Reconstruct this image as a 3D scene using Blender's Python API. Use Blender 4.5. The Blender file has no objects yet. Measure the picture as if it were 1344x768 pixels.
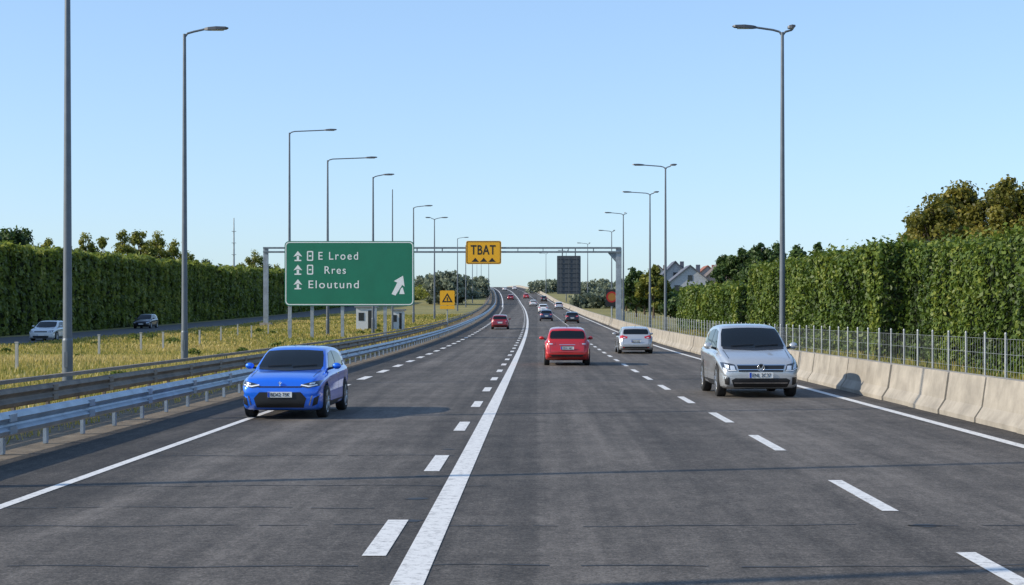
import bpy, bmesh, math, random
import numpy as np
from mathutils import Vector, Matrix
from mathutils.bvhtree import BVHTree
random.seed(7); rng=np.random.default_rng(7)
scene=bpy.context.scene
scene.view_settings.view_transform='Standard'
scene.view_settings.look='None'; scene.view_settings.exposure=0
F=2050.0
# ------------------------------------------------------------------ profile of the road
YS=np.concatenate([np.arange(-60,1300,5.0),np.array([1400,1700,2200,3000,4500,7000.])])
_d=np.arange(-400,9000,5.0)
_z=np.interp(_d,[-400,70,110,160,250,400,600,800,950,1250,2000,9000],[0,0,.15,.7,2.0,5,11.5,17,19.2,17,8,0])
_k=np.exp(-0.5*(np.arange(-10,11)/4.0)**2); _k/=_k.sum()
_z=np.convolve(np.pad(_z,10,mode='edge'),_k,mode='valid')
_zs=np.interp(YS,_d,_z)
_cs=np.where(YS>120,-18.0*(np.clip(YS-120,0,1400)/680)**2,0.0)
def Zf(y): return np.interp(y,YS,_zs)
def Cf(y): return np.interp(y,YS,_cs)
# ------------------------------------------------------------------ materials
MATS={}
def newmat(name):
    m=bpy.data.materials.new(name); m.use_nodes=True
    nt=m.node_tree; b=nt.nodes['Principled BSDF']
    return m,nt,b
def mat(name,col,rough=.6,metal=0.0,var=0.0,scale=3.0,bump=0.0,bscale=40,coat=0.0,stretch=None,emit=None,spec=None):
    if name in MATS: return MATS[name]
    m,nt,b=newmat(name)
    b.inputs['Base Color'].default_value=(*col,1); b.inputs['Roughness'].default_value=rough
    b.inputs['Metallic'].default_value=metal
    if coat: b.inputs['Coat Weight'].default_value=coat; b.inputs['Coat Roughness'].default_value=.04
    if spec is not None: b.inputs['Specular IOR Level'].default_value=spec
    if var>0 or bump>0:
        tc=nt.nodes.new('ShaderNodeTexCoord')
        mp=nt.nodes.new('ShaderNodeMapping'); nt.links.new(tc.outputs['Object'],mp.inputs[0])
        if stretch: mp.inputs['Scale'].default_value=stretch
        if var>0:
            n=nt.nodes.new('ShaderNodeTexNoise'); n.inputs['Scale'].default_value=scale; n.inputs['Detail'].default_value=6; n.inputs['Roughness'].default_value=.65
            nt.links.new(mp.outputs[0],n.inputs['Vector'])
            r=nt.nodes.new('ShaderNodeValToRGB')
            r.color_ramp.elements[0].position=.3; r.color_ramp.elements[1].position=.72
            r.color_ramp.elements[0].color=(*[c*(1-var) for c in col],1); r.color_ramp.elements[1].color=(*[min(1,c*(1+var)) for c in col],1)
            nt.links.new(n.outputs['Fac'],r.inputs[0]); nt.links.new(r.outputs[0],b.inputs['Base Color'])
        if bump>0:
            n2=nt.nodes.new('ShaderNodeTexNoise'); n2.inputs['Scale'].default_value=bscale; n2.inputs['Detail'].default_value=5
            nt.links.new(mp.outputs[0],n2.inputs['Vector'])
            bp=nt.nodes.new('ShaderNodeBump'); bp.inputs['Strength'].default_value=bump; bp.inputs['Distance'].default_value=.02
            nt.links.new(n2.outputs['Fac'],bp.inputs['Height']); nt.links.new(bp.outputs[0],b.inputs['Normal'])
    MATS[name]=m; return m
def leafmat(name,stops,trans=.3):
    m,nt,b=newmat(name)
    at=nt.nodes.new('ShaderNodeAttribute'); at.attribute_name='var'
    r=nt.nodes.new('ShaderNodeValToRGB')
    els=r.color_ramp.elements
    els[0].position=stops[0][0]; els[0].color=(*stops[0][1],1)
    els[1].position=stops[-1][0]; els[1].color=(*stops[-1][1],1)
    for p,c in stops[1:-1]:
        e=els.new(p); e.color=(*c,1)
    nt.links.new(at.outputs['Fac'],r.inputs[0]); nt.links.new(r.outputs[0],b.inputs['Base Color'])
    b.inputs['Roughness'].default_value=.5; b.inputs['Specular IOR Level'].default_value=.35
    t=nt.nodes.new('ShaderNodeBsdfTranslucent'); nt.links.new(r.outputs[0],t.inputs[0])
    mx=nt.nodes.new('ShaderNodeMixShader'); mx.inputs[0].default_value=trans
    out=nt.nodes['Material Output']
    nt.links.new(b.outputs[0],mx.inputs[1]); nt.links.new(t.outputs[0],mx.inputs[2]); nt.links.new(mx.outputs[0],out.inputs[0])
    MATS[name]=m; return m
# ------------------------------------------------------------------ mesh builder
class MB:
    def __init__(s): s.v=[]; s.f=[]; s.m=[]; s.sm=[]
    def add(s,vs,fs,mi=0,smooth=False):
        o=len(s.v); s.v.extend([tuple(map(float,v)) for v in vs])
        for f in fs: s.f.append([i+o for i in f]); s.m.append(mi); s.sm.append(smooth)
    def box(s,c,d,mi=0,rot=None,taper=1.0):
        hx,hy,hz=d[0]/2,d[1]/2,d[2]/2
        vs=[Vector((x*hx*(taper if z>0 else 1),y*hy*(taper if z>0 else 1),z*hz)) for z in (-1,1) for y in (-1,1) for x in (-1,1)]
        if rot is not None: vs=[rot@v for v in vs]
        c=Vector(c); vs=[v+c for v in vs]
        s.add(vs,[(0,2,3,1),(4,5,7,6),(0,1,5,4),(2,6,7,3),(0,4,6,2),(1,3,7,5)],mi)
    def cyl(s,p0,p1,r0,r1,n=10,mi=0,cap=True,smooth=True):
        p0=Vector(p0);p1=Vector(p1); d=(p1-p0).normalized()
        a=d.orthogonal().normalized(); b=d.cross(a)
        vs=[]
        for p,r in((p0,r0),(p1,r1)):
            for i in range(n):
                t=2*math.pi*i/n; vs.append(p+a*math.cos(t)*r+b*math.sin(t)*r)
        s.add(vs,[(i,(i+1)%n,n+(i+1)%n,n+i) for i in range(n)],mi,smooth)
        if cap:
            s.add(vs[:n],[tuple(range(n))[::-1]],mi); s.add(vs[n:],[tuple(range(n))],mi)
    def tube(s,pts,r,n=8,mi=0):
        for a,b in zip(pts[:-1],pts[1:]): s.cyl(a,b,r,r,n,mi)
    def lathe_x(s,prof,c,n=28,mi=0,smooth=True):
        vs=[]
        for x,r in prof:
            for i in range(n):
                t=2*math.pi*i/n; vs.append((c[0]+x,c[1]+r*math.cos(t),c[2]+r*math.sin(t)))
        fs=[]
        for j in range(len(prof)-1):
            for i in range(n): fs.append((j*n+i,j*n+(i+1)%n,(j+1)*n+(i+1)%n,(j+1)*n+i))
        s.add(vs,fs,mi,smooth)
    def ellipsoid(s,c,r,mi=0,nu=12,nv=8):
        vs=[];fs=[]
        for j in range(nv+1):
            p=math.pi*j/nv
            for i in range(nu):
                t=2*math.pi*i/nu
                vs.append((c[0]+r[0]*math.sin(p)*math.cos(t),c[1]+r[1]*math.sin(p)*math.sin(t),c[2]+r[2]*math.cos(p)))
        for j in range(nv):
            for i in range(nu): fs.append((j*nu+i,(j+1)*nu+i,(j+1)*nu+(i+1)%nu,j*nu+(i+1)%nu))
        s.add(vs,fs,mi,True)
    def mesh(s,name,mats):
        me=bpy.data.meshes.new(name); me.from_pydata(s.v,[],s.f)
        for m in mats: me.materials.append(m)
        me.polygons.foreach_set('material_index',s.m); me.polygons.foreach_set('use_smooth',s.sm)
        me.update(); return me
    def obj(s,name,mats,parent=None,loc=(0,0,0)):
        return link(name,s.mesh(name,mats),parent,loc)
def link(name,data,parent=None,loc=(0,0,0)):
    o=bpy.data.objects.new(name,data); scene.collection.objects.link(o); o.location=loc
    if parent: o.parent=parent
    return o
def empty(name,loc=(0,0,0),rz=0,sc=1):
    o=bpy.data.objects.new(name,None); scene.collection.objects.link(o); o.location=loc; o.rotation_euler=(0,0,rz); o.scale=(sc,sc,sc) if not isinstance(sc,tuple) else sc
    return o
def sweep(name,prof,y0,y1,mats,closed=False,step=None,smooth=False,lift=0.0):
    ys=YS[(YS>y0)&(YS<y1)]; ys=np.concatenate([[y0],ys,[y1]])
    mb=MB(); n=len(prof); vs=[]
    for y in ys:
        c=float(Cf(y)); z=float(Zf(y))+lift
        for px,pz in prof: vs.append((px+c,y,pz+z))
    fs=[]
    for j in range(len(ys)-1):
        for i in range(n if closed else n-1):
            k=(i+1)%n; fs.append((j*n+i,j*n+k,(j+1)*n+k,(j+1)*n+i))
    mb.add(vs,fs,0,smooth)
    if closed: mb.add(vs[:n],[tuple(range(n))]); mb.add(vs[-n:],[tuple(range(n))[::-1]])
    return mb.obj(name,mats)
def fastquads(name,P,N,S,aspect,var,material,twist=None):
    n=len(P); N=N/np.maximum(np.linalg.norm(N,axis=1,keepdims=True),1e-6)
    R=rng.normal(size=(n,3)) if twist is None else twist
    T=np.cross(N,R); T/=np.maximum(np.linalg.norm(T,axis=1,keepdims=True),1e-6)
    B=np.cross(N,T); S=S[:,None]
    V=np.stack([P-T*S,P-B*S*aspect,P+T*S,P+B*S*aspect],axis=1).reshape(-1,3).astype(np.float32)
    return rawquads(name,V,np.repeat(var,4),material)
def rawquads(name,V,var,material):
    n=len(V)//4
    me=bpy.data.meshes.new(name); me.vertices.add(n*4); me.vertices.foreach_set('co',V.astype(np.float32).ravel())
    me.loops.add(n*4); me.loops.foreach_set('vertex_index',np.arange(n*4,dtype=np.int32))
    me.polygons.add(n); me.polygons.foreach_set('loop_start',np.arange(0,n*4,4,dtype=np.int32)); me.polygons.foreach_set('loop_total',np.full(n,4,dtype=np.int32))
    me.update(calc_edges=True)
    a=me.attributes.new('var','FLOAT','POINT'); a.data.foreach_set('value',var.astype(np.float32))
    me.materials.append(material); return me
_ph=rng.uniform(0,6.28,(24,)); _fr=rng.normal(size=(24,3))
def snoise(P,scale):
    s=np.zeros(len(P))
    for i in range(12): s+=np.sin(P@(_fr[i]*scale)+_ph[i])
    for i in range(12,24): s+=.5*np.sin(P@(_fr[i]*scale*2.3)+_ph[i])
    return s/5.0
# ------------------------------------------------------------------ world, sun, camera
w=bpy.data.worlds.new('World'); scene.world=w; w.use_nodes=True
nt=w.node_tree; bg=nt.nodes['Background']
sky=nt.nodes.new('ShaderNodeTexSky'); sky.sky_type='NISHITA'; sky.sun_disc=False
EL=math.radians(28); BACK=math.radians(13)
sky.sun_elevation=EL; sky.sun_rotation=math.radians(270-13)
sky.air_density=1.0; sky.dust_density=0.6; sky.ozone_density=1.6; sky.altitude=50
gm=nt.nodes.new('ShaderNodeGamma'); gm.inputs[1].default_value=.62; vm=nt.nodes.new('ShaderNodeVectorMath'); vm.operation='MULTIPLY'; vm.inputs[1].default_value=(1.60,2.0,2.55)
nt.links.new(sky.outputs[0],gm.inputs[0]); nt.links.new(gm.outputs[0],vm.inputs[0]); nt.links.new(vm.outputs[0],bg.inputs[0]); bg.inputs[1].default_value=.15
sd=Vector((-math.cos(EL)*math.cos(BACK),-math.cos(EL)*math.sin(BACK),math.sin(EL)))
sl=bpy.data.lights.new('sun','SUN'); sl.energy=5.0; sl.angle=math.radians(.5); sl.color=(1,.90,.73)
so=link('sun',sl); so.rotation_euler=(-sd).to_track_quat('-Z','Y').to_euler(); so.location=(0,0,50)
cam=bpy.data.cameras.new('camera'); co=link('camera',cam); co.location=(0,0,2); co.rotation_euler=(math.pi/2,0,0)
cam.lens=F/1344*36; cam.sensor_width=36; cam.shift_x=-33/1344; cam.shift_y=31/1344; cam.clip_end=9000; cam.clip_start=.1
scene.camera=co
# ------------------------------------------------------------------ ground
def groundmat():
    m,nt,b=newmat('meadow_ground')
    tc=nt.nodes.new('ShaderNodeTexCoord')
    def noise(s,d=6): 
        n=nt.nodes.new('ShaderNodeTexNoise'); n.inputs['Scale'].default_value=s; n.inputs['Detail'].default_value=d; nt.links.new(tc.outputs['Object'],n.inputs['Vector']); return n
    a=noise(.12); c=noise(1.5)
    r=nt.nodes.new('ShaderNodeValToRGB'); e=r.color_ramp.elements
    e[0].position=.3; e[0].color=(.09,.10,.025,1); e[1].position=.70; e[1].color=(.33,.26,.09,1)
    k=e.new(.5); k.color=(.21,.185,.05,1)
    mx=nt.nodes.new('ShaderNodeMath'); mx.operation='MULTIPLY_ADD'; mx.inputs[1].default_value=.5
    ad=nt.nodes.new('ShaderNodeMath'); ad.operation='MULTIPLY'; ad.inputs[1].default_value=.5
    nt.links.new(c.outputs['Fac'],ad.inputs[0]); nt.links.new(a.outputs['Fac'],mx.inputs[0]); nt.links.new(ad.outputs[0],mx.inputs[2])
    nt.links.new(mx.outputs[0],r.inputs[0]); nt.links.new(r.outputs[0],b.inputs['Base Color']); b.inputs['Roughness'].default_value=.95
    return m
XS=[-5000,-2000,-800,-300,-150,-80,-45,-25,-10,0,10,25,45,80,150,300,800,2000,5000]
vs=[(x,y,float(Zf(y))-.02) for y in YS for x in XS]; nx=len(XS)
mb=MB(); mb.add(vs,[(j*nx+i,j*nx+i+1,(j+1)*nx+i+1,(j+1)*nx+i) for j in range(len(YS)-1) for i in range(nx-1)])
mb.obj('ground',[groundmat()])
dirt=mat('gravel_dirt',(.16,.125,.085),.95,var=.5,scale=2.5,bump=.6,bscale=25)
sweep('gravel_verge',[(-10.6,.0),(-7.3,.0)],-50,900,[dirt],lift=-.008)
sweep('gravel_verge',[(8.2,.0),(10.3,.0)],-50,900,[dirt],lift=-.008)
# ------------------------------------------------------------------ asphalt
def asphalt(name,side=False):
    m,nt,b=newmat(name); L=nt.links
    tc=nt.nodes.new('ShaderNodeTexCoord'); sp=nt.nodes.new('ShaderNodeSeparateXYZ'); L.new(tc.outputs['Object'],sp.inputs[0])
    def noise(s,d=5,st=None,rg=.6):
        n=nt.nodes.new('ShaderNodeTexNoise'); n.inputs['Scale'].default_value=s; n.inputs['Detail'].default_value=d; n.inputs['Roughness'].default_value=rg
        if st:
            mp=nt.nodes.new('ShaderNodeMapping'); mp.inputs['Scale'].default_value=st; L.new(tc.outputs['Object'],mp.inputs[0]); L.new(mp.outputs[0],n.inputs['Vector'])
        else: L.new(tc.outputs['Object'],n.inputs['Vector'])
        return n.outputs['Fac']
    def M(op,a,b2,c=None):
        n=nt.nodes.new('ShaderNodeMath'); n.operation=op
        for i,v in enumerate((a,b2,c)):
            if v is None: continue
            if isinstance(v,(int,float)): n.inputs[i].default_value=v
            else: L.new(v,n.inputs[i])
        return n.outputs[0]
    fine=noise(38,3,None,.8); agg=noise(12,4,None,.75); mot=noise(3.2,5,(1,.5,1),.7); strk=noise(1.3,6,(1.8,.04,1),.65); big=noise(.35,6,(1,.35,1),.7); cross=noise(.5,4,(.08,1.6,1))
    mr=nt.nodes.new('ShaderNodeMapRange'); mr.inputs[1].default_value=-8.5; mr.inputs[2].default_value=9; L.new(M('ADD',sp.outputs[0],M('MULTIPLY',M('SUBTRACT',noise(.8,5),.5),.35)),mr.inputs[0])
    rp=nt.nodes.new('ShaderNodeValToRGB'); e=rp.color_ramp.elements; 
    def pos(x): return (x+8.5)/17.5
    tones=[(-8.5,.22),(-6.2,.22),(-5.75,.27),(-5.3,.26),(-4.95,.44),(-4.5,.62),(-3.9,.47),(-3.3,.58),(-2.5,.60),(-1.5,.42),(.0,.38),(.05,.55),(1.0,.60),(2.2,.46),(3.2,.53),(4.4,.62),(5.3,.51),(6.4,.64),(7.6,.46),(8.2,.26)]
    e[0].position=0; e[0].color=(.22,)*3+(1,); e[1].position=1; e[1].color=(.24,)*3+(1,)
    for x,t in tones[1:]:
        q=e.new(pos(x)); q.color=(t,t,t,1)
    L.new(mr.outputs[0],rp.inputs[0])
    v=M('MULTIPLY_ADD',M('SUBTRACT',fine,.5),1.9,rp.outputs[0])
    v=M('MULTIPLY_ADD',M('SUBTRACT',agg,.5),1.2,v)
    v=M('MULTIPLY_ADD',M('SUBTRACT',mot,.5),.7,v)
    v=M('MULTIPLY_ADD',M('SUBTRACT',strk,.5),.9,v)
    v=M('MULTIPLY_ADD',M('SUBTRACT',big,.5),.85,v)
    v=M('MULTIPLY_ADD',M('SUBTRACT',cross,.5),.35,v)
    cr=nt.nodes.new('ShaderNodeValToRGB'); e=cr.color_ramp.elements
    e[0].position=.0; e[0].color=(.024,.021,.018,1); e[1].position=1; e[1].color=(.205,.180,.155,1)
    q=e.new(.5); q.color=(.088,.077,.066,1)
    L.new(v,cr.inputs[0]); L.new(cr.outputs[0],b.inputs['Base Color'])
    b.inputs['Roughness'].default_value=.82; b.inputs['Specular IOR Level'].default_value=.3
    bp=nt.nodes.new('ShaderNodeBump'); bp.inputs['Strength'].default_value=.6; bp.inputs['Distance'].default_value=.012
    L.new(fine,bp.inputs['Height']); L.new(bp.outputs[0],b.inputs['Normal'])
    return m
ASP=asphalt('asphalt')
sweep('motorway_road',[(x,0) for x in (-7.4,-5.5,-1,3.6,7.5,8.75)],-50,1250,[ASP])
sweep('side_road',[(-42,0),(-34.5,0)],-50,900,[mat('side_asphalt',(.085,.08,.075),.85,var=.3,scale=1)])
# ------------------------------------------------------------------ markings
def paintmat():
    m,nt,b=newmat('road_paint'); L=nt.links
    tc=nt.nodes.new('ShaderNodeTexCoord'); n=nt.nodes.new('ShaderNodeTexNoise'); n.inputs['Scale'].default_value=9; n.inputs['Detail'].default_value=8; n.inputs['Roughness'].default_value=.8
    L.new(tc.outputs['Object'],n.inputs['Vector']); r=nt.nodes.new('ShaderNodeValToRGB'); e=r.color_ramp.elements
    e[0].position=.33; e[0].color=(.22,.205,.19,1); e[1].position=.50; e[1].color=(.72,.70,.66,1)
    L.new(n.outputs['Fac'],r.inputs[0]); L.new(r.outputs[0],b.inputs['Base Color']); b.inputs['Roughness'].default_value=.6
    return m
PAINT=paintmat()
def strip(mb,x,wd,y0,y1,lift=.006,mi=0):
    ys=YS[(YS>y0)&(YS<y1)]; ys=np.concatenate([[y0],ys,[y1]])
    for a,b in zip(ys[:-1],ys[1:]):
        ca,cb=float(Cf(a)),float(Cf(b)); za,zb=float(Zf(a))+lift,float(Zf(b))+lift
        mb.add([(x-wd/2+ca,a,za),(x+wd/2+ca,a,za),(x+wd/2+cb,b,zb),(x-wd/2+cb,b,zb)],[(0,1,2,3)],mi)
mb=MB(); strip(mb,-.97,.25,-40,1200); mb.obj('lane_line_marking',[PAINT])
mb=MB(); strip(mb,7.45,.2,-40,1200); mb.obj('edge_line_marking',[PAINT])
mb=MB(); strip(mb,-5.62,.14,-40,40); strip(mb,-5.75,.3,350,1200)
y=43.0
while y<350: strip(mb,-5.55,.26,y,y+2.6); y+=6.0
mb.obj('edge_line_marking',[PAINT])
mb=MB()
for a in (-16,-8,2.5,10.2,16.0,23.2,29.3): strip(mb,3.62,.17,a,a+3.0)
y=35.8
while y<900: strip(mb,3.55,.17,y,y+2.9); y+=6.5
mb.obj('dashed_lane_marking',[PAINT])
mb=MB(); y=13.0-28.4
while y<900: strip(mb,-1.36,.20,y,y+2.3); y+=7.1
mb.obj('dashed_lane_marking',[PAINT])
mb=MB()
for (Y,xa,xb,wd) in [(12.5,-7.3,8,.022),(14.9,-6,8.3,.02),(16.3,-7.3,-1.6,.022),(18.4,-6.8,-.6,.022),(22.4,-5.4,-.8,.03),(11.4,-7,3,.02)]:  # thin cable-like shadows across the road, painted as dark broken strips
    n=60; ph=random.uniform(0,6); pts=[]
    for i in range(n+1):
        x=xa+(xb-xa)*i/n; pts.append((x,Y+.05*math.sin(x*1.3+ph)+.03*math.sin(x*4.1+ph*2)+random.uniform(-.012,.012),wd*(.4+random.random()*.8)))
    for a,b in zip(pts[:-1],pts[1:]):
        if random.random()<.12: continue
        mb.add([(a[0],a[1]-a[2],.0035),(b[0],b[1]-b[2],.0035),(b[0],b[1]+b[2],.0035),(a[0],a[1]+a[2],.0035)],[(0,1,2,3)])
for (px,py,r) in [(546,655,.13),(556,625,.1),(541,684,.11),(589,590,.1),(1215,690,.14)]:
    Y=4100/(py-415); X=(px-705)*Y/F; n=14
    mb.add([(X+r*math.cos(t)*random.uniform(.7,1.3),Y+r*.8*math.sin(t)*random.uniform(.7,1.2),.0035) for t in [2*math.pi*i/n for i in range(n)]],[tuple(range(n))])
mb.obj('painted_shadow_strips_and_blots',[mat('shadow_strip_and_bitumen',(.02,.019,.019),.6)])
# ------------------------------------------------------------------ guard rails
def steel(name,col,r=.42,me=.7): return mat(name,col,r,me,var=.25,scale=2.0,bump=.1,bscale=8)
GALV=steel('galvanised_steel',(.36,.42,.48),.45,.6); RUST=mat('weathered_steel',(.20,.165,.13),.65,.3,var=.4,scale=1.5)
def guard_rail(name,X,top,mats,y0=-40,y1=900,face=1):
    h=.36; d=.05*face
    pr=[(0,top),(d*1.0,top-.03),(d*1.6,top-.09),(d*.3,top-.15),(0,top-.18),(d*.3,top-.21),(d*1.6,top-.27),(d*1.0,top-.33),(0,top-h)]
    pr2=[(x-.006*face,z) for x,z in pr][::-1]
    rail=sweep(name,[(X+a,b) for a,b in pr+pr2],y0,y1,mats,closed=True)
    mb=MB(); y=y0+.6
    while y<y1:
        x=X+float(Cf(y))-.09*face; z=float(Zf(y)); st=2.0 if y<200 else 6
        mb.box((x,y,z+(top-.05)/2),(.055,.11,top-.05)); mb.box((x+.05*face,y,z+top-.17),(.06,.16,.2))
        y+=st
    y=y0+2.6
    while y<100:
        x=X+.07*face; mb.box((x,y,top-.09),(.02,.3,.11)); mb.box((x,y,top-.27),(.02,.3,.11)); y+=4.0
    o=mb.obj('posts',mats); o.parent=rail
    return rail
guard_rail('guard_rail',-7.65,.62,[GALV])
guard_rail('guard_rail',-9.5,.70,[RUST],face=1)
sweep('guard_rail',[(-9.62,.78),(-9.50,.78),(-9.50,.85),(-9.62,.85)],-40,900,[RUST],closed=True)
# ------------------------------------------------------------------ concrete barrier in segments
CONC=mat('concrete',(.33,.295,.245),.88,var=.30,scale=1.3,bump=.3,bscale=25)
mb=MB()
pr=[(8.22,0),(8.22,.09),(8.36,.30),(8.44,.86),(8.66,.86),(8.74,.30),(8.88,.09),(8.88,0)]
y=-20.0; n=len(pr)
while y<1000:
    Ls=2.6 if y<250 else 10; g=.03 if y<250 else .0
    jx=random.uniform(-.03,.03); vv=[]
    for yy in (y+g,y+.08,y+Ls-.08,y+Ls-g):
        e=.02 if (yy in (y+g,y+Ls-g)) else 0
        for a,b in pr: vv.append((8.55+(a-8.55)*(1-e*2)+jx+float(Cf(yy)),yy,b*(1-e)+float(Zf(yy))))
    fs=[(j*n+i,j*n+i+1,(j+1)*n+i+1,(j+1)*n+i) for j in range(3) for i in range(n-1)]
    mb.add(vv,fs); mb.add(vv[:n],[tuple(range(n))]); mb.add(vv[-n:],[tuple(range(n))])
    y+=Ls
mb.obj('concrete_barrier',[CONC])
mb=MB(); FX=9.75
y=22.0
while y<190:
    x=FX+float(Cf(y)); z=float(Zf(y)); mb.cyl((x,y,z),(x,y,z+1.62),.027,.027,8); mb.cyl((x,y,z+1.62),(x,y,z+1.66),.033,.02,8); y+=1.5 if y<120 else 3
y=22.0
for h in (.15,.5,.85,1.2,1.52):
    for a in range(20,190,10):
        mb.cyl((FX+float(Cf(a)),a,Zf(a)+h),(FX+float(Cf(a+10)),a+10,Zf(a+10)+h),.005,.005,4,cap=False)
while y<90:
    mb.cyl((FX+.01,y,Zf(y)+.1),(FX+.01,y,Zf(y)+1.52),.003,.003,3,cap=False); y+=.2
mb.obj('wire_fence',[steel('fence_steel',(.34,.36,.37),.5,.4)])
# ------------------------------------------------------------------ street lamps
LAMPM=mat('painted_grey_steel',(.13,.15,.175),.5,.3,var=.15,scale=2); HEADM=mat('lamp_head_dark',(.07,.075,.085),.4,.2)
GLASSL=mat('lamp_lens',(.55,.55,.5),.2)
def lamp(X,Y,H=14,arm=2.2,dirn=1,short=0,headless=False,r=.13):
    z0=float(Zf(Y)); mb=MB()
    mb.cyl((0,0,0),(0,0,.06),.24,.24,12); mb.cyl((0,0,.06),(0,0,1.3),r*1.15,r*1.15,12); mb.cyl((0,0,1.3),(0,0,1.36),r*1.15,r,12)
    mb.cyl((0,0,1.3),(0,0,H-.1),r,r*.5,12)
    mb.box((0,-r*1.16,.75),(.1,.02,.45))
    if not headless:
        def arm_f(dirn,arm):
            pts=[(0,0,H-.25),(dirn*.12,0,H-.08),(dirn*.4,0,H),(dirn*max(arm-1.0,.45),0,H+.10)]
            mb.tube(pts,.045,8)
            hl=min(1.0,arm*.6); x0=dirn*(arm-hl)
            vs=[]
            for t,wd,tz,bz in [(0,.06,.05,-.04),(.15,.12,.07,-.05),(.5,.17,.08,-.06),(.9,.15,.05,-.04),(1,.07,.02,-.01)]:
                x=x0+dirn*hl*t; zc=H+.10+.05*t
                vs+= [(x,-wd,zc+bz),(x,wd,zc+bz),(x,wd*.8,zc+tz),(x,-wd*.8,zc+tz)]
            mb.add(vs,[(j*4+i,j*4+(i+1)%4,(j+1)*4+(i+1)%4,(j+1)*4+i) for j in range(4) for i in range(4)]+[(0,1,2,3),(16,17,18,19)],1)
            mb.box((x0+dirn*hl*.55,0,H+.06),(hl*.5,.2,.02),2)
        arm_f(dirn,arm)
        if short: arm_f(-dirn,short)
    mb.obj('street_lamp',[LAMPM,HEADM,GLASSL],loc=(X,Y,z0))
for a in [(-13.5,44.9,14,2.2),(-14.9,66,14,1.85),(-19.9,125.5,16.5,3.8),(-17.3,129,14.6,4.1),(-14.6,139,14,1.9),(-14.8,187,14,2.3),(-15.3,300,14,2.2),(-16,350,14,2.5),(-17,410,14,2.5)]:
    lamp(a[0],a[1],a[2],a[3],1)
lamp(-13.3,29.0,14,2.2,1); lamp(-12.9,16.8,14,2.2,1); lamp(-12.8,8.5,14,2.2,1)  # unseen posts, added so their shadows fall across the road
lamp(-13.8,149,13.6,1,1,0,True,.09)
lamp(-14.2,216,14,1.9,1,1.3)
for a in [(10.3,65.6,14,2.1,.55),(10.6,129,14,2.75,.95),(11.7,162,14,2.9,.95),(11.2,203,14,2.5,.3),(12.5,262,14,2.3,.6),(11,340,14,2.4,.6),(8,430,14,2.4,.6),(3,530,14,2.4,.6)]:
    lamp(a[0],a[1],a[2],a[3],-1,a[4])
lamp(-15.5,500,14,2,1,2); lamp(-21.5,600,13,2,1,2); lamp(-27,700,12,2,1,2)
# ------------------------------------------------------------------ text helper
def text_data(body,size,mt,wscale=1.0,bold=0.0,space=1.0):
    cu=bpy.data.curves.new('t','FONT'); cu.body=body; cu.size=size; cu.extrude=.004; cu.align_x='LEFT'; cu.offset=bold; cu.space_character=space
    ob=bpy.data.objects.new('t',cu); scene.collection.objects.link(ob)
    dg=bpy.context.evaluated_depsgraph_get(); me=bpy.data.meshes.new_from_object(ob.evaluated_get(dg))
    bpy.data.objects.remove(ob); me.materials.clear(); me.materials.append(mt)
    return me
def text_obj(name,body,width,height,x,y,z,mt,parent,bold=0.0,flip=False,space=1.0):
    me=text_data(body,1.0,mt,bold=bold,space=space)
    co_=np.zeros(len(me.vertices)*3); me.vertices.foreach_get('co',co_); c=co_.reshape(-1,3)
    mn,mx=c.min(0),c.max(0)
    sx=width/(mx[0]-mn[0]); sy=height/(mx[1]-mn[1])
    out=np.zeros_like(c); out[:,0]=(c[:,0]-mn[0])*sx; out[:,2]=(c[:,1]-mn[1])*sy; out[:,1]=-c[:,2]
    if flip: out[:,0]=-out[:,0]; out[:,1]=-out[:,1]
    me.vertices.foreach_set('co',out.ravel()); me.update()
    return link(name,me,parent,(x,y,z))
WHITE=mat('sign_white',(.8,.8,.78),.45); GREEN=mat('sign_green',(.008,.17,.095),.5,var=.10,scale=.6)
YEL=mat('sign_yellow',(.85,.42,.01),.5); BLK=mat('sign_black',(.015,.015,.015),.5); ALU=steel('aluminium',(.33,.36,.38),.5,.4); GAN=steel('gantry_steel',(.20,.23,.25),.5,.4)
# ------------------------------------------------------------------ green direction sign
def rrect(x0,x1,z0,z1,r,n=6):
    pts=[]
    for cx,cz,a0 in((x1-r,z1-r,0),(x0+r,z1-r,90),(x0+r,z0+r,180),(x1-r,z0+r,270)):
        for i in range(n+1):
            a=math.radians(a0+90*i/n); pts.append((cx+r*math.cos(a),cz+r*math.sin(a)))
    return pts
def plate(mb,pts,y0,y1,mi=0):
    n=len(pts); mb.add([(x,y0,z) for x,z in pts]+[(x,y1,z) for x,z in pts],[tuple(range(n)),tuple(range(n,2*n))[::-1]]+[(i,(i+1)%n,n+(i+1)%n,n+i) for i in range(n)],mi)
def frame(mb,o,i,y,mi=0):
    n=len(o); mb.add([(x,y,z) for x,z in o]+[(x,y,z) for x,z in i],[(k,(k+1)%n,n+(k+1)%n,n+k) for k in range(n)],mi)
SY=120.0; k=SY/F
g=empty('highway_direction_sign',(0,SY,0))
def sx(px): return (px-705)*k
def sz(py): return 2+(415-py)*k
mb=MB(); plate(mb,rrect(sx(373.5),sx(543.5),sz(401.5),sz(316.5),.35),0,.12); mb.obj('panel',[GREEN],g)
mb=MB(); frame(mb,rrect(sx(374.6),sx(542.4),sz(400.4),sz(317.6),.3),rrect(sx(375.8),sx(541.2),sz(399.2),sz(318.8),.26),-.004); mb.obj('border',[WHITE],g)
mb=MB(); z0=float(Zf(SY))
for px in (380,409,449,505): mb.box((sx(px),.25,(z0+sz(320))/2),(.24,.2,sz(320)-z0))
for py in (325,345,370,393): mb.box((sx(458),.14,sz(py)),(sx(540)-sx(377),.03,.12))
mb.obj('posts',[ALU],g)
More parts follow.
